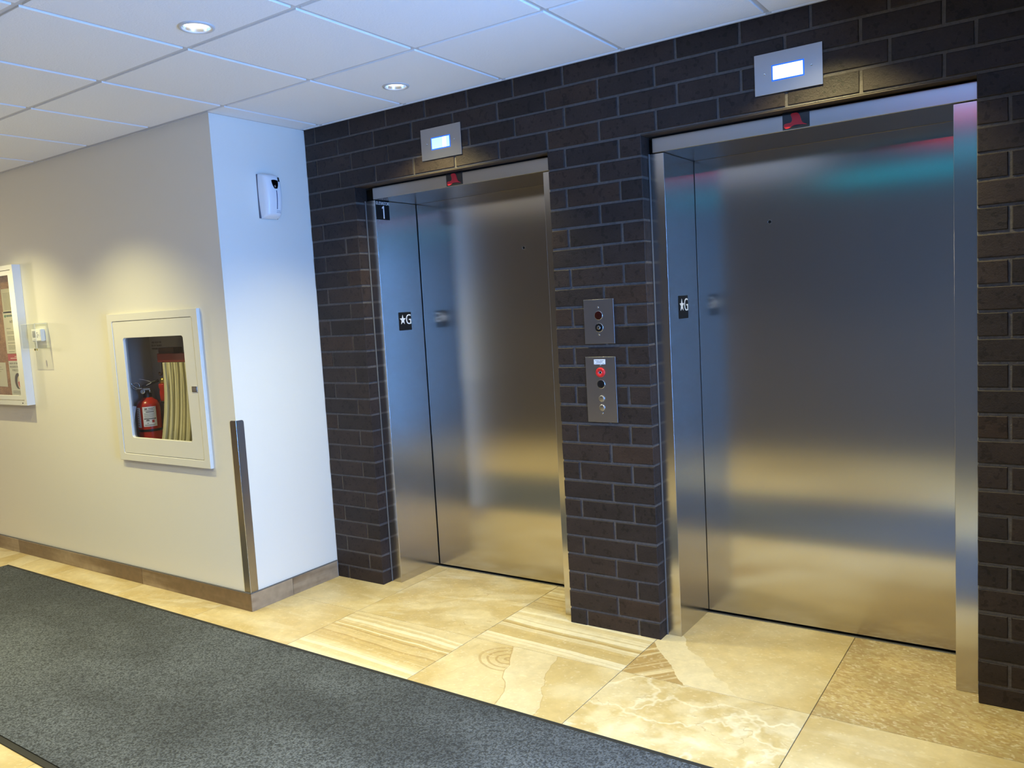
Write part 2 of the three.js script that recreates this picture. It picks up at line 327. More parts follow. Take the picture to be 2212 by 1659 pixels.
// ---- plastered walls of the lobby
setting('wall_left', 'beige painted wall with a white painted return beside the brick', (() => {
  const s = new THREE.Shape([[XL, -0.02], [0, -0.02], [0, H + 0.05], [XL, H + 0.05]].map((p) => new THREE.Vector2(...p)));
  const h = new THREE.Path([[-1.065, 0.785], [-1.065, 1.57], [-0.24, 1.57], [-0.24, 0.785]].map((p) => new THREE.Vector2(...p))); s.holes.push(h);
  const g = new THREE.ExtrudeGeometry(s, { depth: 0.225, bevelEnabled: false }); g.translate(0, 0, L - 0.225);
  return metre(join(g, bx(-0.12, 0, -0.02, H + 0.05, -0.09, L - 0.2249), bx(-1.2, -0.12, -0.02, H + 0.05, L - 0.245, L - 0.2249)));
})(), M.paint);
setting('wall_right', 'plain wall around the glazed entrance', join(bx(XR, XR + 0.15, -0.06, H + 0.16, -0.1, WZ0), bx(XR, XR + 0.15, -0.06, H + 0.16, WZ1, ZB), bx(XR, XR + 0.15, 2.36, H + 0.16, WZ0, WZ1), bx(XR, XR + 0.15, -0.06, 0.08, WZ0, WZ1), bx(BEND, XR, -0.06, H + 0.16, -0.15, 1.1)), M.darkWall);
setting('wall_front', 'plain wall opposite the elevators', bx(XL - 0.15, XR + 0.15, -0.06, H + 0.16, ZB, ZB + 0.15), M.darkWall);
setting('wall_far_left', 'plain end wall of the lobby', bx(XL - 0.15, XL, -0.06, H + 0.16, L - 0.2, ZB), M.plaster);
{
  const w = setting('window_1', 'glazed entrance letting in daylight');
  mesh('window_frame', join(bx(XR + 0.02, XR + 0.10, 0.08, 0.16, WZ0, WZ1), bx(XR + 0.02, XR + 0.10, 2.30, 2.36, WZ0, WZ1), ...[WZ0, (WZ0 + WZ1) / 2 - 0.03, WZ1 - 0.06].map((z) => bx(XR + 0.02, XR + 0.10, 0.16, 2.30, z, z + 0.06))), M.alu, w);
  for (const z of [WZ0 + 0.06, (WZ0 + WZ1) / 2 + 0.03]) mesh('pane', bx(XR + 0.055, XR + 0.061, 0.16, 2.30, z, z + (WZ1 - WZ0) / 2 - 0.09), M.glass, w);
}
// ---- stone skirting
{
  const b = setting('baseboard_left', 'grey brown stone skirting tiles with pale top line');
  const g = (x0, x1) => { const q = slab(x0 + 0.001, x1 - 0.001, 0, 0.094, L - 0.002, L + 0.010, 0.0008); const p = q.attributes.position, uv = q.attributes.uv; for (let n = 0; n < p.count; n++) uv.setXY(n, p.getX(n) / 1.5 + x0, p.getY(n) / 0.38 + x0 * 0.7); return q; };
  const e = [0.010, -1.0, -2.515, -4.03, -5.54, XL];
  for (let n = 0; n + 1 < e.length; n++) mesh('skirting_tile', g(e[n + 1], e[n]), M.skirting, b);
  const r = (z0, z1) => { const q = slab(-z1 + 0.001, -z0 - 0.001, 0, 0.094, -0.002, 0.010, 0.0008); const p = q.attributes.position, uv = q.attributes.uv; for (let n = 0; n < p.count; n++) uv.setXY(n, p.getX(n) / 1.5 + z1, p.getY(n) / 0.38 + 0.3 + z1); q.rotateY(Math.PI / 2); return q; };
  mesh('skirting_tile', r(0.006, 0.342), M.skirting, b); mesh('skirting_tile', r(0.342, L + 0.009), M.skirting, b);
  mesh('top_bead', join(bx(XL, 0.010, 0.094, 0.0985, L - 0.001, L + 0.0085), bx(-0.001, 0.0085, 0.094, 0.0985, 0.004, L + 0.0085)), M.caulk, b);
}

// ================================================================= things
// ---- elevator entrances: steel frame, header, soffit, door panel
const hatPts = [[0.978, 2.191], [0.984, 2.196], [1.003, 2.195], [1.012, 2.185], [1.021, 2.158], [1.038, 2.147], [1.016, 2.150], [0.990, 2.151], [0.974, 2.143], [0.959, 2.142], [0.951, 2.150], [0.956, 2.160], [0.977, 2.162], [0.983, 2.173]].map(([x, y]) => [x - 0.997, y - 2.170]);
const hatShape = (() => { const s = new THREE.Shape(); const c = new THREE.SplineCurve(hatPts.concat([hatPts[0]]).map((p) => new THREE.Vector2(...p))).getPoints(60); s.setFromPoints(c); return s; })();
const FZ1 = -0.072, DZ = -0.413, HD = 2.134;
function elevator(label, [o0, o1], [f0, f1], [h0, h1], hatX, holeX) {
  const t = thing('elevator_door', label, 'elevator', [f0, 0, 0]);
  const B = (a, b, ...r) => bx(a - f0, b - f0, ...r);
  mesh('jamb', metre(rbx(o0 - 0.012 - f0, 0, 0, HD - 0.001, DZ + 0.006, FZ1, 0.0018)), M.frame, t);
  mesh('jamb', metre(rbx(f1 - f0, o1 + 0.012 - f0, 0, HD - 0.001, DZ + 0.006, FZ1, 0.0018)), M.frame, t);
  mesh('header', metre(rbx(h0 - f0, h1 - f0, HD, HD + 0.062, DZ + 0.006, FZ1 + 0.012, 0.0022)), M.header, t);
  mesh('recess_lining', join(B(o0 - 0.012, h0, HD, HB, -0.13, -0.10), B(o0 - 0.012, o1 + 0.012, HD + 0.062, HB, -0.12, -0.085)), M.void, t);
  mesh('lintel_angle', B(o0 - 0.002, o1 + 0.002, HB - 0.006, HB + 0.001, -0.089, -0.006), M.lintel, t);
  const d = mesh('door_panel', B(f0 - 0.03, f1 + 0.03, 0.011, HD + 0.02, DZ - 0.03, DZ), M.steel, t);
  const key = mesh('key_hole_rim', new THREE.TorusGeometry(0.0078, 0.0008, 8, 24), M.chrome, d); key.position.set(holeX - f0, 1.824, DZ);
  const kb = mesh('key_hole', disc(0.0076, 0.0008, 20, 0.0003), M.void, d); kb.position.set(holeX - f0, 1.824, DZ);
  mesh('door_sill', B(f0 + 0.001, f1 - 0.001, -0.02, 0.0012, DZ - 0.05, DZ + 0.014), M.alu, t);
  mesh('sill_groove', B(f0 + 0.001, f1 - 0.001, 0.0012, 0.0018, DZ - 0.05, DZ + 0.003), M.black, t);
  mesh('caulk_bead', tube([[o0 - f0 + 0.001, 0, FZ1], [o0 - f0 + 0.001, 1.1, FZ1], [o0 - f0 + 0.001, HD, FZ1]], 0.004, 6, 8), M.caulk, t);
  mesh('caulk_bead', tube([[o1 - f0 - 0.001, 0, FZ1], [o1 - f0 - 0.001, 1.1, FZ1], [o1 - f0 - 0.001, HD, FZ1]], 0.004, 6, 8), M.caulk, t);
  const p = mesh('fire_hat_panel', rbx(-0.0505, 0.0505, -0.0315, 0.0315, 0, 0.006, 0.0008), M.blackGloss, t); p.position.set(hatX - f0, 2.170, FZ1 + 0.0085);
  p.userData.label = 'small black panel with a red fire hat symbol';
  mesh('fire_hat', extrude(hatShape, 0.0014, 0, 0.006), M.hatRed, p);
  return t;
}
elevator('brushed steel elevator door with the ELEVATOR 1 sign, beside the white return wall', O1, [0.435, 1.510], [0.435, 1.582], 0.997, 1.159);
elevator('brushed steel elevator door with only a star G plate on its jamb', O2, [2.114, 3.200], [2.068, 3.277], 2.668, 2.453);

// ---- star G plates and the number plate on the left jambs
const starShape = (() => { const s = new THREE.Shape(); for (let k = 0; k < 10; k++) { const r = k % 2 ? 0.0115 : 0.0275, a = Math.PI / 2 + k * Math.PI / 5; const x = r * Math.cos(a) * 0.92, y = r * Math.sin(a) * 1.05; k ? s.lineTo(x, y) : s.moveTo(x, y); } s.closePath(); return s; })();
function starG(x, y, z, label) {
  const t = thing('floor_sign', label, 'sign', [x, y, z], Math.PI / 2);
  mesh('plate', rbx(-0.051, 0.051, -0.051, 0.051, 0, 0.0025, 0.0008), M.signBlack, t);
  const s = mesh('star', extrude(starShape, 0.0012, 0, 0.0025), M.white, t); s.position.set(-0.0225, 0.008, 0);
  mesh('letter', lettering('G', 0.054, 0.0012, 0.0265, -0.017, 0.0025, 0.98), M.white, t);
}
starG(0.4352, 1.470, -0.251, 'black plate with white star and G on the jamb under the ELEVATOR 1 sign');
starG(2.1142, 1.473, -0.227, 'black plate with white star and G on the jamb beside the call panels');
{
  const t = thing('number_sign', 'black sign reading ELEVATOR 1 at the top of the jamb', 'sign', [0.4352, 2.031, -0.130], Math.PI / 2);
  mesh('plate', rbx(-0.051, 0.051, 0, 0.101, 0, 0.0025, 0.0008), M.signBlack, t);
  mesh('lettering', lettering('ELEVATOR', 0.0165, 0.001, 0, 0.0795, 0.0025, 0.98), M.white, t);
  mesh('number', (() => { const s = new THREE.Shape([[-0.0035, 0], [0.0045, 0], [0.0045, 0.068], [-0.002, 0.068], [-0.0125, 0.058], [-0.0105, 0.0525], [-0.0035, 0.057]].map((p) => new THREE.Vector2(...p))); const g = extrude(s, 0.001, 0, 0.0025); g.translate(0.004, 0.006, 0); return g; })(), M.white, t);
}

// ---- floor indicators above the doors
function screws(parent, list, z, r = 0.0042) { for (const [x, y] of list) { const s = mesh('screw', disc(r, 0.0022, 14, 0.001), M.chrome, parent); s.position.set(x, y, z); } }
const GLOW = { blue: new THREE.MeshStandardMaterial({ color: C(0.02, 0.05, 0.12), emissive: C(0.01, 0.14, 1.0), emissiveIntensity: 1.2, roughness: 0.3 }) };
function indicator(x0, label, cells) {
  const t = thing('floor_indicator', label, 'display', [x0 + 0.126, 2.345, 0.001]);
  mesh('plate', metre(rbx(-0.126, 0.126, -0.0765, 0.0765, 0, 0.004, 0.0012)), M.plate, t);
  const s = mesh('screen', rbx(-0.0605, 0.0605, -0.0315, 0.0285, 0.003, 0.005, 0.0004), GLOW.blue, t);
  for (const [a, b, c] of cells) mesh('lit_display', bx(a, b, -0.0265, 0.0235, 0.005, 0.0054), new THREE.MeshStandardMaterial({ color: C(0.1, 0.1, 0.1), emissive: C(...c), emissiveIntensity: 1, roughness: 0.4 }), s);
  screws(t, [[-0.0865, 0.001], [0.0865, 0.001]], 0.004);
  const l = new THREE.RectAreaLight(C(0.25, 0.5, 1.0), 1.5, 0.12, 0.06); l.name = 'screen_light'; l.position.set(0, 0, 0.007); l.rotation.y = Math.PI; t.add(l);
}
indicator(0.850, 'steel floor indicator with pale cyan screen above elevator 1', [[-0.0555, 0.012, [0.62, 1.15, 1.3]], [0.012, 0.036, [1.3, 1.4, 1.4]], [0.036, 0.0555, [0.62, 1.15, 1.3]]]);
indicator(2.533, 'steel floor indicator with white screen above the elevator without number sign', [[-0.0555, 0.0555, [1.35, 1.5, 1.7]]]);

// ---- call panels on the pier
{
  const t = thing('key_switch_panel', 'steel key switch plate with a dark lens above the call buttons', 'panel', [1.8095, 1.430, 0.001]);
  mesh('plate', metre(rbx(-0.075, 0.075, -0.099, 0.099, 0, 0.004, 0.001)), M.plate, t);
  screws(t, [[-0.001, 0.063], [-0.001, -0.060]], 0.004, 0.0035);
  const put = (n, g, m, x, y, z, par = t) => { const o = mesh(n, g, m, par); o.position.set(x, y, z); return o; };
  put('lens_ring', disc(0.0205, 0.003), M.chrome, 0, 0.027, 0.004); put('lens', disc(0.0192, 0.0045, 28, 0.002), phys(0.035, 0.006, 0.004, 0.12), 0, 0.027, 0.004);
  put('key_switch_ring', disc(0.0205, 0.003), M.chrome, 0, -0.027, 0.004); const k = put('key_switch', disc(0.0192, 0.0045, 28, 0.002), M.blackGloss, 0, -0.027, 0.004);
  put('key_barrel', disc(0.0085, 0.003), M.chrome, 0, 0, 0.0045, k); put('key_slot', bx(-0.001, 0.001, -0.005, 0.005, 0, 0.0005), M.black, 0, 0, 0.0076, k);
}
{
  const t = thing('call_button_panel', 'steel call plate with red ring and two round buttons', 'panel', [1.8065, 1.124, 0.001]);
  mesh('plate', metre(rbx(-0.0755, 0.0755, -0.148, 0.148, 0, 0.004, 0.001)), M.plate, t);
  screws(t, [[0, 0.111], [0.001, -0.107]], 0.004, 0.0038);
  const put = (n, g, m, x, y, z, par = t) => { const o = mesh(n, g, m, par); o.position.set(x, y, z); return o; };
  const lab = mesh('instruction_label', new THREE.PlaneGeometry(0.056, 0.021), mat(1, 1, 1, 0.5, { map: print(256, 96, (c, w, h) => { c.fillStyle = '#eef2fb'; c.fillRect(0, 0, w, h); c.strokeStyle = '#d6dcea'; c.lineWidth = 6; c.strokeRect(3, 3, w - 6, h - 6); c.fillStyle = '#3d4a63'; for (const [x, y, l] of [[24, 22, 96], [130, 22, 96], [56, 47, 140], [24, 72, 150], [196, 70, 30]]) c.fillRect(x, y, l, y === 72 ? 6 : 9); }) }), t); lab.position.set(-0.003, 0.1255, 0.0048);
  put('label_backing', rbx(-0.029, 0.029, -0.0115, 0.0115, 0, 0.0006, 0.0002), M.white, -0.003, 0.1255, 0.004);
  const ring = put('red_ring', (() => { const g = lathe([[0.009, 0], [0.009, 0.006], [0.0125, 0.0085], [0.019, 0.0085], [0.0222, 0.005], [0.0222, 0]], 36); g.rotateX(Math.PI / 2); return g; })(), phys(0.72, 0.025, 0.025, 0.25), 0, 0.078, 0.004);
  ring.userData.label = 'bright red ring around a key lock';
  put('key_barrel', disc(0.0088, 0.004), M.black, 0, 0.078, 0.004); put('key_barrel_rim', (() => { const g = new THREE.TorusGeometry(0.0065, 0.0016, 8, 24); return g; })(), M.chrome, 0, 0.078, 0.0085);
  put('lens_ring', disc(0.0202, 0.003), M.chrome, 0, 0.025, 0.004); put('lens', disc(0.0188, 0.0045, 28, 0.002), M.blackGloss, 0, 0.025, 0.004);
  for (const y of [-0.040, -0.081]) { put('call_button', disc(0.0135, 0.006, 28, 0.0025), M.plate, 0, y, 0.004); put('button_rim', new THREE.TorusGeometry(0.0142, 0.0011, 8, 32), M.chrome, 0, y, 0.0042); }
}

// ---- recessed downlights
const bulbGlow = new THREE.MeshStandardMaterial({ color: C(0.9, 0.85, 0.75), emissive: C(1.0, 0.93, 0.78), emissiveIntensity: 1.8, roughness: 0.4 });
const reflectorMat = phys(0.92, 0.90, 0.86, 0.25, { metalness: 1 });
const trimGeo = lathe([[0.0495, 0.004], [0.0495, -0.004], [0.0535, -0.0062], [0.0605, -0.0045], [0.0628, -0.0005], [0.0628, 0]], 48);
const coneGeo = lathe([[0.0495, 0.0], [0.046, 0.022], [0.036, 0.048], [0.0, 0.058]], 40);
const bulbGeo = lathe([[0, 0.0065], [0.018, 0.0075], [0.032, 0.0105], [0.040, 0.016], [0.041, 0.024], [0.036, 0.036], [0.018, 0.052]], 36);
function downlight(x, z, label, group) {
  const t = thing('recessed_downlight', label, 'ceiling light', [x, H, z], 0, group);
  mesh('trim_ring', trimGeo, M.trim, t); mesh('reflector', coneGeo, reflectorMat, t); mesh('bulb', bulbGeo, bulbGlow, t);
  const s = new THREE.SpotLight(C(...WARM), SPOT_POWER, 0, 56 * Math.PI / 180, 0.55, 2); s.name = 'downlight_beam'; s.position.set(0, 0.004, 0); s.target.position.set(0, -1, 0); s.castShadow = true; s.shadow.radius = 1.2; s.shadow.mapSize.set(1024, 1024);
  t.add(s, s.target);
}
lamps.forEach(([x, z], n) => downlight(x, z, n === 0 ? 'lit recessed downlight close to the brick wall above elevator 1' : ['', 'lit recessed downlight one ceiling tile out from the brick wall', 'lit recessed downlight close to the brick wall above the elevator without number sign', 'lit recessed downlight one ceiling tile out from the elevator without number sign', 'lit recessed downlight in front of the fire hose cabinet', 'lit recessed downlight in front of the thermostat', 'lit recessed downlight over the far side of the mat opposite the cabinet', 'lit recessed downlight over the far side of the mat opposite elevator 1', 'lit recessed downlight beside the hanging red and teal sign'][n]));

// ---- entrance mat
{
  const t = thing('floor_mat', 'long charcoal grey carpet mat with black rubber edge', 'mat', [-2.262, 0, 0.810], -0.0075);
  const LEN = 6.6, WID = 1.125;
  mesh('rubber_border', rbx(0, LEN, 0, 0.0045, 0, WID, 0.002), M.rubber, t);
  const g = new THREE.PlaneGeometry(LEN - 0.05, WID - 0.05, 132, 24); g.rotateX(-Math.PI / 2); g.translate(LEN / 2, 0, WID / 2);
  const p = g.attributes.position, col = [];
  for (let n = 0; n < p.count; n++) {            // trodden-in dust lies in uneven patches
    const u = p.getX(n) / LEN, v = p.getZ(n) / WID, d = fbm(u, v, 9, 3, 4, 101), k = lerp(0.72, 1.35, smooth(0.3, 0.72, d));
    col.push(k * 0.96, k, k * 1.08); p.setY(n, 0.0078 + 0.0006 * fbm(u, v, 40, 8, 2, 111));
  }
  g.setAttribute('color', new THREE.Float32BufferAttribute(col, 3)); g.computeVertexNormals(); metre(g);
  mesh('carpet_pile', g, M.pile, t);
  mesh('carpet_edge', join(bx(0.025, LEN - 0.025, 0.003, 0.0078, 0.025, 0.028), bx(0.025, LEN - 0.025, 0.003, 0.0078, WID - 0.028, WID - 0.025), bx(0.025, 0.028, 0.003, 0.0078, 0.025, WID - 0.025)), M.rubber, t);
}

// ---- corner guard
{
  const t = thing('corner_guard', 'brushed steel corner guard on the wall corner above the skirting', 'corner guard', [0, 0.097, L]);
  const s = new THREE.Shape(); const w = 0.0485, h = 0.916, r = 0.014;
  s.moveTo(0, 0); s.lineTo(w, 0); s.lineTo(w, h - r); s.absarc(w - r, h - r, r, 0, Math.PI / 2); s.lineTo(0, h); s.closePath();
  const a = new THREE.ExtrudeGeometry(s, { depth: 0.0016, bevelEnabled: false }), b = a.clone();
  a.rotateY(Math.PI / 2); a.translate(0.0004, 0, 0.0018);           // along the return, facing +x
  b.scale(-1, 1, 1); { const i = b.index, q = b.attributes.position; if (i) { for (let n = 0; n < i.count; n += 3) { const x = i.getX(n); i.setX(n, i.getX(n + 1)); i.setX(n + 1, x); } } else for (const at of ['position', 'uv']) { const A = b.attributes[at]; for (let n = 0; n < q.count; n += 3) for (let c = 0; c < A.itemSize; c++) { const x = A.getComponent(n, c); A.setComponent(n, c, A.getComponent(n + 1, c)); A.setComponent(n + 1, c, x); } } }
  b.computeVertexNormals(); b.translate(0.0018, 0, 0.0004);
  mesh('wing', metre(a), M.guard, t); mesh('wing', metre(b), M.guard, t);
  mesh('nose', (() => { const g = new THREE.CylinderGeometry(0.0021, 0.0021, 0.916, 12); g.translate(0.0009, 0.458, 0.0009); return g; })(), M.chrome, t);
}

// ---- air freshener on the return wall
{
  const t = thing('air_freshener', 'white wall mounted air freshener dispenser with dark nozzle', 'dispenser', [0, 2.057, 0.290], Math.PI / 2);
  const hw = (v) => 0.061 - 0.004 * Math.pow(Math.abs(v - 0.62) / 0.62, 2) * 2, dep = (v) => 0.045 + 0.024 * Math.sin(Math.PI * clamp(0.16 + 0.72 * (1 - v))) - 0.010 * smooth(0.06, 0, v);
  const NU = 28, NV = 30, P = [], idx = [], Hh = 0.232;
  for (let j = 0; j <= NV; j++) for (let i = 0; i <= NU; i++) {
    const v = j / NV, a = -1 + 2 * i / NU, s = Math.sign(a) * Math.pow(Math.abs(a), 0.8), cap = Math.pow(clamp(1 - Math.pow(Math.abs(2 * v - 1), 14)), 0.5);
    P.push(hw(v) * s, Hh * v + 0.004 * (1 - s * s) * (v > 0.9 ? (v - 0.9) * 10 : 0), 0.004 + (dep(v) - 0.004) * Math.pow(clamp(1 - Math.pow(Math.abs(s), 5)), 0.42) * Math.max(cap, 0.05));
  }
  for (let j = 0; j < NV; j++) for (let i = 0; i < NU; i++) { const a = j * (NU + 1) + i, b = a + 1, c = a + NU + 1, d = c + 1; idx.push(a, b, d, a, d, c); }
  const g = new THREE.BufferGeometry(); g.setAttribute('position', new THREE.Float32BufferAttribute(P, 3)); g.setAttribute('uv', new THREE.Float32BufferAttribute(new Float32Array(P.length / 3 * 2), 2)); g.setIndex(idx); g.computeVertexNormals();
  mesh('body', g, phys(0.84, 0.84, 0.86, 0.3), t);
  mesh('back_plate', rbx(-0.063, 0.058, 0.001, 0.231, 0, 0.006, 0.002), mat(0.10, 0.10, 0.13, 0.5), t);
  const at = (u, v, l) => { const s = u / hw(v); return 0.004 + (dep(v) - 0.004) * Math.pow(clamp(1 - Math.pow(Math.abs(s), 5)), 0.42) + l; };
  const nz = new THREE.Shape(); nz.moveTo(-0.021, 0.018); nz.quadraticCurveTo(0, 0.025, 0.021, 0.018); nz.quadraticCurveTo(0.022, -0.008, 0.009, -0.026); nz.lineTo(-0.007, -0.026); nz.quadraticCurveTo(-0.021, -0.008, -0.021, 0.018);
  const no = mesh('nozzle_shield', extrude(nz, 0.004, 0.001), phys(0.05, 0.05, 0.055, 0.12, { metalness: 1 }), t); no.position.set(0.004, 0.178, at(0, 0.76, -0.002)); no.rotation.x = -0.16;
  const ch = mesh('nozzle_hole', disc(0.006, 0.003), M.chrome, no); ch.position.set(-0.002, -0.014, 0.004);
  const se = mesh('sensor_window', rbx(-0.0055, 0.0055, -0.012, 0.012, 0, 0.002, 0.0009), M.black, t); se.position.set(0.033, 0.203, at(0.033, 0.87, -0.0005)); se.rotation.x = -0.2;
  mesh('slot', tube([0.62, 0.5, 0.4, 0.3, 0.2].map((v, k) => [0.009, Hh * v, at(0.009, v, 0.0003)]), 0.0024, 20, 6), mat(0.03, 0.05, 0.14, 0.4), t);
  for (const [y, w] of [[0.036, 0.024], [0.028, 0.027]]) mesh('print_line', bx(0.006, 0.006 + w, y, y + 0.0028, at(0.01, y / Hh, -0.003), at(0.01, y / Hh, 0.0004)), mat(0.35, 0.38, 0.46, 0.6), t);
}

// ---- fire hose cabinet with what stands in it
const K = [-0.6505, 0.749, L];          // cabinet's base: middle of its lower edge
{
  const t = thing('fire_hose_cabinet', 'white enamelled recessed fire hose cabinet with glass door', 'cabinet', K);
  const cy = 0.4275, ring = roundRect(0.866, 0.855, 0.004, 0, cy); ring.holes.push(roundRect(0.768, 0.769, 0.012, 0, cy, THREE.Path));
  mesh('frame', extrude(ring, 0.020, 0.0025), M.enamel, t);
  const dr = roundRect(0.763, 0.764, 0.011, 0, cy); dr.holes.push(roundRect(0.574, 0.576, 0.016, 0.002, cy, THREE.Path));
  const d = mesh('door', extrude(dr, 0.017, 0.0012, 0.001), M.enamel, t);
  mesh('pane', bx(-0.295, 0.299, cy - 0.296, cy + 0.296, 0.004, 0.0065), M.glass, d);
  const la = mesh('latch', rbx(-0.023, 0.023, -0.0155, 0.0155, 0, 0.004, 0.001), M.chrome, d); la.position.set(0.355, cy, 0.0175);
  const lb = mesh('latch', rbx(-0.0155, 0.0155, -0.0105, 0.0105, 0, 0.004, 0.001), mat(0.16, 0.13, 0.11, 0.4), d); lb.position.set(0.355, cy, 0.0195);
  mesh('hinge', (() => { const g = new THREE.CylinderGeometry(0.003, 0.003, 0.70, 10); g.translate(-0.3845, cy, 0.019); return g; })(), M.enamel, d);
  const ins = mat(0.42, 0.40, 0.37, 0.5);
  mesh('tub', join(bx(-0.412, 0.408, 0.038, 0.819, -0.2235, -0.2185), bx(-0.412, -0.407, 0.038, 0.819, -0.2185, 0), bx(0.403, 0.408, 0.038, 0.819, -0.2185, 0), bx(-0.407, 0.403, 0.038, 0.043, -0.2185, 0), bx(-0.407, 0.403, 0.814, 0.819, -0.2185, 0)), ins, t);
  const lab = mesh('notice_lettering', join(...['FIRE HOSE FOR', 'USE BY TRAINED', 'PERSONS ONLY'].map((s, k) => lettering(s, 0.0105, 0.0006, 0, -0.019 * k, 0))), mat(0.03, 0.02, 0.012, 0.6), t); lab.position.set(-0.333, 0.671, -0.218);
}
const cabinet = (x, y, z) => [x, y, L + z];
{   // extinguisher
  const t = thing('fire_extinguisher', 'red fire extinguisher with white label inside the hose cabinet', 'extinguisher', cabinet(-0.973, 0.792, -0.120), 1.0);
  mesh('cylinder', lathe([[0, 0], [0.054, 0], [0.063, 0.007], [0.065, 0.018], [0.065, 0.252], [0.062, 0.274], [0.052, 0.293], [0.032, 0.306], [0.025, 0.315], [0, 0.316]], 40), M.red, t);
  mesh('strap', lathe([[0.0655, 0.114], [0.0670, 0.115], [0.0670, 0.128], [0.0655, 0.129]], 40), M.black, t);
  mesh('neck', lathe([[0.026, 0.310], [0.026, 0.335], [0.019, 0.340], [0.019, 0.356], [0, 0.357]], 24), M.black, t);
  mesh('valve', rbx(-0.024, 0.020, 0.340, 0.368, -0.014, 0.014, 0.004), M.chrome, t);
  const ga = mesh('gauge', disc(0.013, 0.008), M.chrome, t); ga.position.set(-0.022, 0.350, 0.014);
  mesh('carry_handle', tube([[-0.020, 0.366, 0], [-0.05, 0.372, 0], [-0.075, 0.392, 0], [-0.08, 0.402, 0]], 0.0055, 16), M.chrome, t);
  const lv = mesh('lever', rbx(-0.03, 0.07, -0.006, 0.010, -0.011, 0.011, 0.004), M.black, t); lv.position.set(0.005, 0.385, 0); lv.rotation.z = 0.32;
  mesh('pull_ring', (() => { const g = new THREE.TorusGeometry(0.019, 0.0018, 8, 24); g.translate(-0.055, 0.385, 0.016); return g; })(), M.chrome, t);
  mesh('tie_wire', tube([[-0.035, 0.425, 0.01], [0.0, 0.415, 0.012], [0.028, 0.400, 0.012], [0.0, 0.385, 0.014]], 0.0013, 16, 6), M.white, t);
  const labelTex = print(256, 384, (c, w, h) => {
    c.fillStyle = '#e9e9e6'; c.fillRect(0, 0, w, h); c.fillStyle = '#555';
    for (const [x, y, l, q] of [[40, 30, 50, 22], [110, 26, 110, 10], [110, 44, 90, 8], [30, 66, 190, 9], [60, 92, 150, 16]]) c.fillRect(x, y, l, q);
    c.fillStyle = '#9a9a98'; for (let y = 122; y < 215; y += 11) c.fillRect(24, y, 200 - (y * 7) % 30, 5);
    c.fillStyle = '#333'; c.fillRect(14, 226, 228, 16); c.fillStyle = '#777'; c.beginPath(); c.arc(86, 280, 34, Math.PI, 0); c.fill(); c.beginPath(); c.moveTo(64, 312); c.lineTo(104, 312); c.lineTo(84, 332); c.fill();
    c.fillStyle = '#b53a22'; c.fillRect(160, 256, 46, 56); c.fillStyle = '#666'; c.fillRect(20, 346, 210, 8); c.fillRect(20, 362, 180, 6);
  });
  const wrap = (a0, a1, y0, y1) => { const g = new THREE.CylinderGeometry(0.0656, 0.0656, y1 - y0, 20, 1, true, a0, a1 - a0); g.translate(0, (y0 + y1) / 2, 0); return g; };
  mesh('label_sheet', wrap(-0.52, 0.66, 0.145, 0.262), mat(1, 1, 1, 0.45, { map: labelTex }), t);
  mesh('label_sheet', wrap(-1.25, -0.76, 0.140, 0.258), mat(1, 1, 1, 0.45, { map: print(128, 384, (c, w, h) => { c.fillStyle = '#ddd9d4'; c.fillRect(0, 0, w, h); c.fillStyle = '#7d6a66'; for (let y = 20; y < 360; y += 44) { c.fillRect(16, y, 60, 18); c.fillRect(20, y + 24, 84, 6); } }) }), t);
  mesh('hang_tag', (() => { const g = bx(-0.010, 0.010, -0.175, 0, -0.0005, 0.0005); g.rotateZ(-0.22); g.translate(-0.074, 0.268, 0.012); return g; })(), M.white, t);
}
{   // hose rack and hose
  const t = thing('hose_rack', 'red steel hose rack holding the folded hose in the cabinet', 'rack', cabinet(-0.52, 1.315, -0.105));
  mesh('rack_bar', rbx(-0.245, 0.235, 0, 0.050, -0.035, 0.030, 0.004), M.redDark, t);
  mesh('bracket', rbx(-0.255, -0.105, 0.048, 0.082, -0.045, 0.012, 0.003), mat(0.045, 0.016, 0.012, 0.6), t);
  mesh('wall_arm', rbx(0.06, 0.10, 0.01, 0.04, -0.113, -0.033, 0.003), M.redDark, t);
  const h = mesh('hook', tube([[-0.235, -0.02, 0], [-0.237, -0.075, 0.004], [-0.243, -0.092, 0.008], [-0.256, -0.090, 0.010], [-0.259, -0.076, 0.010]], 0.0055, 20), mat(0.04, 0.015, 0.012, 0.5), t); h.position.set(0, 0.02, 0.005);
}
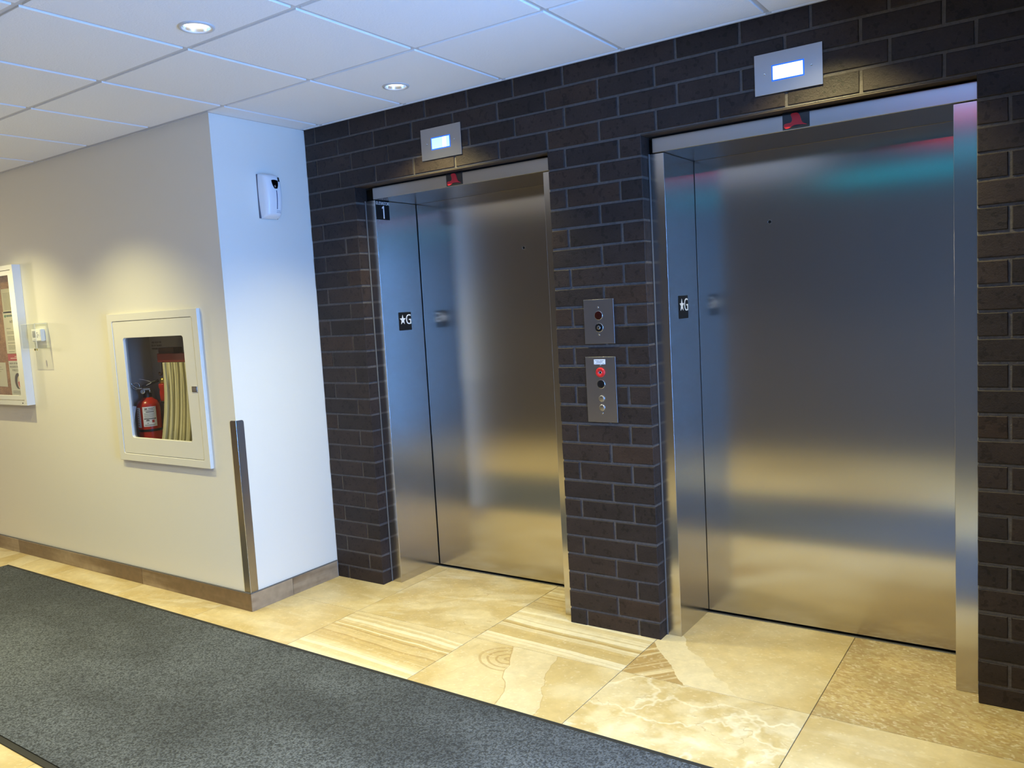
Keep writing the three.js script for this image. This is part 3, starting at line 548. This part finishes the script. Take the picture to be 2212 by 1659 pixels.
{
  const t = thing('fire_hose', 'cream folded canvas fire hose hanging in the cabinet', 'hose', cabinet(-0.52, 1.314, -0.10));
  const canvas = ['#d2cda6', '#dcd8b6', '#c9c39a'].map((c) => new THREE.MeshStandardMaterial({ color: new THREE.Color(c), roughness: 0.85, bumpMap: paintBump, bumpScale: 0.001 }));
  const N = 27;
  for (let k = 0; k < N; k++) {
    const f = k / (N - 1), x0 = lerp(-0.180, 0.255, f), len = 0.462 + rr(-0.012, 0.012), sw = lerp(-0.080, -0.045, f) + rr(-0.005, 0.005), th = 0.0078;
    const path = [], pr = [];
    for (let j = 0; j <= 14; j++) { const s = j / 14; path.push([x0 + 0.012 * smooth(0, 0.45, s) * Math.sin(k * 2.3) + sw * Math.pow(s, 2.6) * (1.5 - 0.5 * s), -len * s]); pr.push(th * (0.86 + 0.5 * s)); }
    const s = new THREE.Shape(); path.forEach(([x, y], j) => (j ? s.lineTo(x - pr[j], y) : s.moveTo(x - pr[j], y)));
    s.quadraticCurveTo(path[14][0], path[14][1] - 0.02, path[14][0] + pr[14], path[14][1]); for (let j = 13; j >= 0; j--) s.lineTo(path[j][0] + pr[j], path[j][1]); s.closePath();
    const o = 0.006 * Math.sin(k * 1.9) + rr(-0.002, 0.002);
    mesh('fold', metre(extrude(s, 0.068, 0.0022, -0.034 + o)), canvas[k % 3], t);
  }
}
{
  const t = thing('hose_nozzle', 'red hose nozzle with brass collar hanging beside the hose', 'nozzle', cabinet(-0.842, 1.070, -0.150));
  mesh('barrel', lathe([[0, 0.006], [0.024, 0.006], [0.027, 0.055], [0.025, 0.088], [0.029, 0.091], [0.029, 0.112], [0.024, 0.116], [0, 0.117]], 28), M.red, t);
  mesh('tip', lathe([[0, 0], [0.028, 0], [0.030, 0.004], [0.030, 0.012], [0.026, 0.014], [0, 0.0141]], 28), M.black, t);
  mesh('collar', lathe([[0, 0.116], [0.023, 0.116], [0.021, 0.135], [0.016, 0.150], [0, 0.151]], 24), M.brass, t);
}

// ---- notice board
{
  const x1 = -2.075, x0 = -3.10, y0 = 1.054, y1 = 1.970, D = 0.052, cx = (x0 + x1) / 2, cyy = (y0 + y1) / 2, w = x1 - x0, h = y1 - y0;
  const t = thing('notice_board', 'enclosed cork notice board with white metal case', 'notice board', [cx, y0, L]);
  const wm = phys(0.80, 0.80, 0.78, 0.35), A = (a, b, c, d, e, f) => bx(a - cx, b - cx, c - y0, d - y0, e, f);
  mesh('case', join(A(x0, x1, y0, y0 + 0.031, 0.001, D), A(x0, x1, y1 - 0.031, y1, 0.001, D), A(x0, x0 + 0.031, y0 + 0.031, y1 - 0.031, 0.001, D), A(x1 - 0.031, x1, y0 + 0.031, y1 - 0.031, 0.001, D)), wm, t);
  const fr = new THREE.Shape(); { const a = roundRect(w - 0.068, h - 0.068, 0.002, 0, h / 2); a.holes.push(roundRect(w - 0.140, h - 0.128, 0.002, -0.004, h / 2, THREE.Path)); const d = mesh('door_frame', extrude(a, 0.012, 0.001, D - 0.014), wm, t); mesh('pane', A(x0 + 0.06, x1 - 0.06, y0 + 0.055, y1 - 0.055, D - 0.010, D - 0.008), M.glass, d); }
  mesh('hinge_strip', A(x1 - 0.0335, x1 - 0.0305, y0 + 0.036, y1 - 0.036, D - 0.03, D - 0.004), mat(0.10, 0.10, 0.11, 0.4), t);
  mesh('lock', A(x1 - 0.062, x1 - 0.050, y0 + 0.012, y0 + 0.018, D - 0.002, D + 0.001), M.black, t);
  const cork = tex(256, 256, (u, v) => { const f = fbm(u, v, 60, 60, 3, 121), a = fbm(u, v, 8, 8, 3, 122); return mixc([0.28, 0.13, 0.05], [0.52, 0.28, 0.12], smooth(0.3, 0.7, 0.6 * f + 0.4 * a)); }); cork.repeat.set(4, 4);
  mesh('cork_panel', A(x0 + 0.028, x1 - 0.028, y0 + 0.028, y1 - 0.028, 0.001, 0.012), mat(1, 1, 1, 0.9, { map: cork }), t);
}
function paper(label, x, y, w, h, draw, roll = 0) {
  const tx = print(432, Math.round(432 * h / w), draw), g = new THREE.BoxGeometry(w, h, 0.0008), m = mat(1, 1, 1, 0.75, { map: tx }), bl = mat(0.8, 0.8, 0.78, 0.8);
  const o = new THREE.Mesh(g, [bl, bl, bl, bl, m, bl]); o.name = 'notice_sheet'; o.castShadow = o.receiveShadow = true; o.position.set(x, y, L + 0.0135); o.rotation.z = roll;
  tag(o, label, 'paper');
}
const lines = (c, rows, col, th) => { c.fillStyle = col; for (const [x, y, l] of rows) for (let k = x; k < x + l;) { const q = 8 + ((k * 31 + y * 17) % 23); c.fillRect(k, y, Math.min(q, x + l - k), th); k += q + 4; } };
paper('printed sheet of small text pinned above the notice', -2.243, 1.745, 0.205, 0.160, (c, w, h) => { c.fillStyle = '#d9d6bd'; c.fillRect(0, 0, w, h); lines(c, Array.from({ length: 12 }, (_, k) => [44, 60 + k * 20, 330 - (k * 53) % 90]), '#8f8c78', 7); });
paper('white sheet headed NOTICE with a green logo', -2.247, 1.535, 0.216, 0.279, (c, w, h) => {
  c.fillStyle = '#e6e3d2'; c.fillRect(0, 0, w, h); c.fillStyle = '#2f8a66'; c.beginPath(); c.moveTo(30, 62); c.quadraticCurveTo(70, 20, 84, 56); c.quadraticCurveTo(70, 96, 30, 62); c.fill();
  lines(c, [[96, 44, 270]], '#3f6a66', 26); c.fillStyle = '#444'; c.font = 'bold 44px sans-serif'; c.textAlign = 'center'; c.fillText('NOTICE', w / 2 + 30, 152);
  lines(c, [[60, 220, 120], [60, 268, 320], [60, 288, 250], [60, 332, 320], [60, 352, 300], [60, 372, 220], [60, 414, 280], [60, 452, 320], [60, 472, 320], [60, 492, 180], [60, 530, 150]], '#85836f', 8);
});
paper('poster with a red banner and a masked face drawing', -2.243, 1.253, 0.214, 0.277, (c, w, h) => {
  c.fillStyle = '#dfe2dc'; c.fillRect(0, 0, w, h); c.fillStyle = '#c9454a'; c.fillRect(0, 0, w, 92); lines(c, [[70, 50, 300]], '#f3d5d4', 14); lines(c, [[190, 28, 70]], '#f3d5d4', 12);
  c.fillStyle = '#3c3a38'; c.font = 'bold 37px sans-serif'; c.textAlign = 'center'; ['MASK OR FACE COVER', 'REQUIRED IN INDOOR', 'PUBLIC SPACES'].forEach((s, k) => c.fillText(s, w / 2, 140 + 46 * k, 390));
  c.save(); c.translate(w / 2 + 10, 370); c.fillStyle = '#4a3c38'; c.beginPath(); c.ellipse(-12, -4, 92, 108, 0, 0, 6.283); c.fill(); c.fillStyle = '#e7dcc4'; c.beginPath(); c.ellipse(26, 12, 62, 88, 0, 0, 6.283); c.fill();
  c.fillStyle = '#cf3f4c'; c.beginPath(); c.moveTo(-22, 10); c.quadraticCurveTo(36, -10, 86, 6); c.quadraticCurveTo(90, 70, 40, 106); c.quadraticCurveTo(-10, 70, -22, 10); c.fill(); c.restore();
  lines(c, [[40, 500, 350], [40, 522, 350]], '#6d6d68', 9);
});
paper('cream sheet low on the cork beside the masked face poster', -2.505, 1.255, 0.216, 0.165, (c, w, h) => { c.fillStyle = '#dedbc8'; c.fillRect(0, 0, w, h); lines(c, [[50, 60, 260], [50, 90, 300], [50, 120, 240]], '#a09d8a', 8); }, -0.02);

// ---- thermostat and its clear guard
{
  const t = thing('thermostat', 'small white thermostat with grey screen inside a clear guard', 'thermostat', [-1.905, 1.467, L]);
  mesh('housing', rbx(-0.060, 0.060, 0, 0.082, 0.004, 0.030, 0.008, 3), phys(0.85, 0.84, 0.80, 0.35), t);
  mesh('wall_plate', rbx(-0.056, 0.056, 0.004, 0.078, 0, 0.006, 0.002), M.white, t);
  const s = mesh('screen', rbx(-0.043, -0.008, 0.026, 0.068, 0.029, 0.0308, 0.0006), mat(0.16, 0.18, 0.165, 0.25), t);
  for (const [x, y] of [[0.016, 0.056], [0.026, 0.043], [0.016, 0.030]]) { const b = mesh('button', disc(0.0042, 0.002, 12), mat(0.30, 0.30, 0.32, 0.5), t); b.position.set(x, y, 0.030); }
  for (const x of [-0.030, -0.018, -0.006]) mesh('key_mark', bx(x - 0.0035, x + 0.0035, 0.012, 0.0155, 0.0299, 0.0303), mat(0.35, 0.34, 0.32, 0.6), t);
}
{
  const t = thing('thermostat_guard', 'clear acrylic guard box over the thermostat', 'guard box', [-1.900, 1.425, L]);
  const acr = phys(0.98, 0.99, 0.985, 0.03, { transmission: 1, thickness: 0, ior: 1.49 }), edge = phys(0.90, 0.93, 0.92, 0.2), w = 0.092, h = 0.156, D = 0.078;
  mesh('cover_front', rbx(-w, w, 0, h, D - 0.003, D, 0.001), acr, t);
  mesh('cover_side', bx(-w, -w + 0.003, 0, h, 0.004, D - 0.003), acr, t); mesh('cover_side', bx(w - 0.003, w, 0, h, 0.004, D - 0.003), acr, t);
  mesh('cover_top', bx(-w + 0.003, w - 0.003, h - 0.003, h, 0.004, D - 0.003), acr, t); mesh('cover_bottom', bx(-w + 0.003, w - 0.003, 0, 0.003, 0.004, D - 0.003), acr, t);
  for (const q of [[-w, w, h - 0.0012, h, D - 0.0015, D + 0.0003], [-w, w, 0, 0.0012, D - 0.0015, D + 0.0003], [-w, -w + 0.0014, 0, h, D - 0.0015, D + 0.0003], [w - 0.0016, w, 0, h, D - 0.0015, D + 0.0003], [w - 0.0014, w, h - 0.0014, h, 0.004, D], [-w, -w + 0.0014, h - 0.0014, h, 0.004, D]]) mesh('polished_edge', bx(...q), edge, t);
  mesh('base_ring', (() => { const s = roundRect(0.196, 0.168, 0.006, 0, h / 2); s.holes.push(roundRect(0.150, 0.122, 0.006, 0, h / 2, THREE.Path)); return extrude(s, 0.004, 0.0008); })(), acr, t);
  const k = mesh('key_lock', (() => { const g = new THREE.CylinderGeometry(0.0085, 0.0085, 0.014, 16); return g; })(), M.brass, t); k.position.set(0.022, -0.007, D - 0.025);
}

// ---- out of the frame: the lit sign over the lobby that the steel mirrors, and the lamp on the end wall
{
  const t = thing('hanging_sign', 'lit red and teal sign box hung from the ceiling opposite the elevators', 'sign', [3.08, 2.205, 2.10]);
  mesh('sign_case', rbx(-1.0, 0.36, 0, 0.325, 0.012, 0.07, 0.005), M.black, t);
  mesh('lit_sign_strip', bx(-0.35, 0.34, 0.274, 0.302, 0.008, 0.014), new THREE.MeshStandardMaterial({ color: C(0.2, 0.01, 0.02), emissive: C(1.0, 0.05, 0.12), emissiveIntensity: 2.6, roughness: 0.4 }), t);
  mesh('lit_sign_panel', bx(-0.98, 0.34, 0.02, 0.13, 0.008, 0.014), new THREE.MeshStandardMaterial({ color: C(0.01, 0.1, 0.12), emissive: C(0.0, 0.42, 0.55), emissiveIntensity: 0.5, roughness: 0.4 }), t);
  for (const x of [-0.8, 0.25]) mesh('hanger', (() => { const g = new THREE.CylinderGeometry(0.004, 0.004, 0.034, 8); g.translate(x, 0.340, 0.04); return g; })(), M.chrome, t);
  for (const [x, y, ww, hh, c, i] of [[-0.005, 0.288, 0.69, 0.028, [1, 0.05, 0.12], 1.0], [-0.32, 0.075, 1.32, 0.11, [0, 0.42, 0.55], 0.4]]) { const l = new THREE.RectAreaLight(C(...c), i, ww, hh); l.name = 'sign_light'; l.position.set(x, y, 0.006); t.add(l); }
}
{
  const t = thing('wall_sconce', 'warm wall lamp on the end wall of the lobby', 'wall lamp', [XL, 1.60, 2.12], Math.PI / 2);
  mesh('back_plate', rbx(-0.14, 0.14, 0, 0.5, 0, 0.02, 0.004), M.alu, t);
  mesh('lamp_shade', rbx(-0.12, 0.12, 0.03, 0.47, 0.02, 0.10, 0.02), new THREE.MeshStandardMaterial({ color: C(0.8, 0.75, 0.6), emissive: C(1.0, 0.85, 0.55), emissiveIntensity: 4, roughness: 0.6 }), t);
  const l = new THREE.RectAreaLight(C(1.0, 0.86, 0.56), 110, 0.24, 0.44); l.name = 'sconce_light'; l.position.set(0, 0.25, 0.105); l.rotation.y = Math.PI; t.add(l);
}

renderer.render(scene, camera);
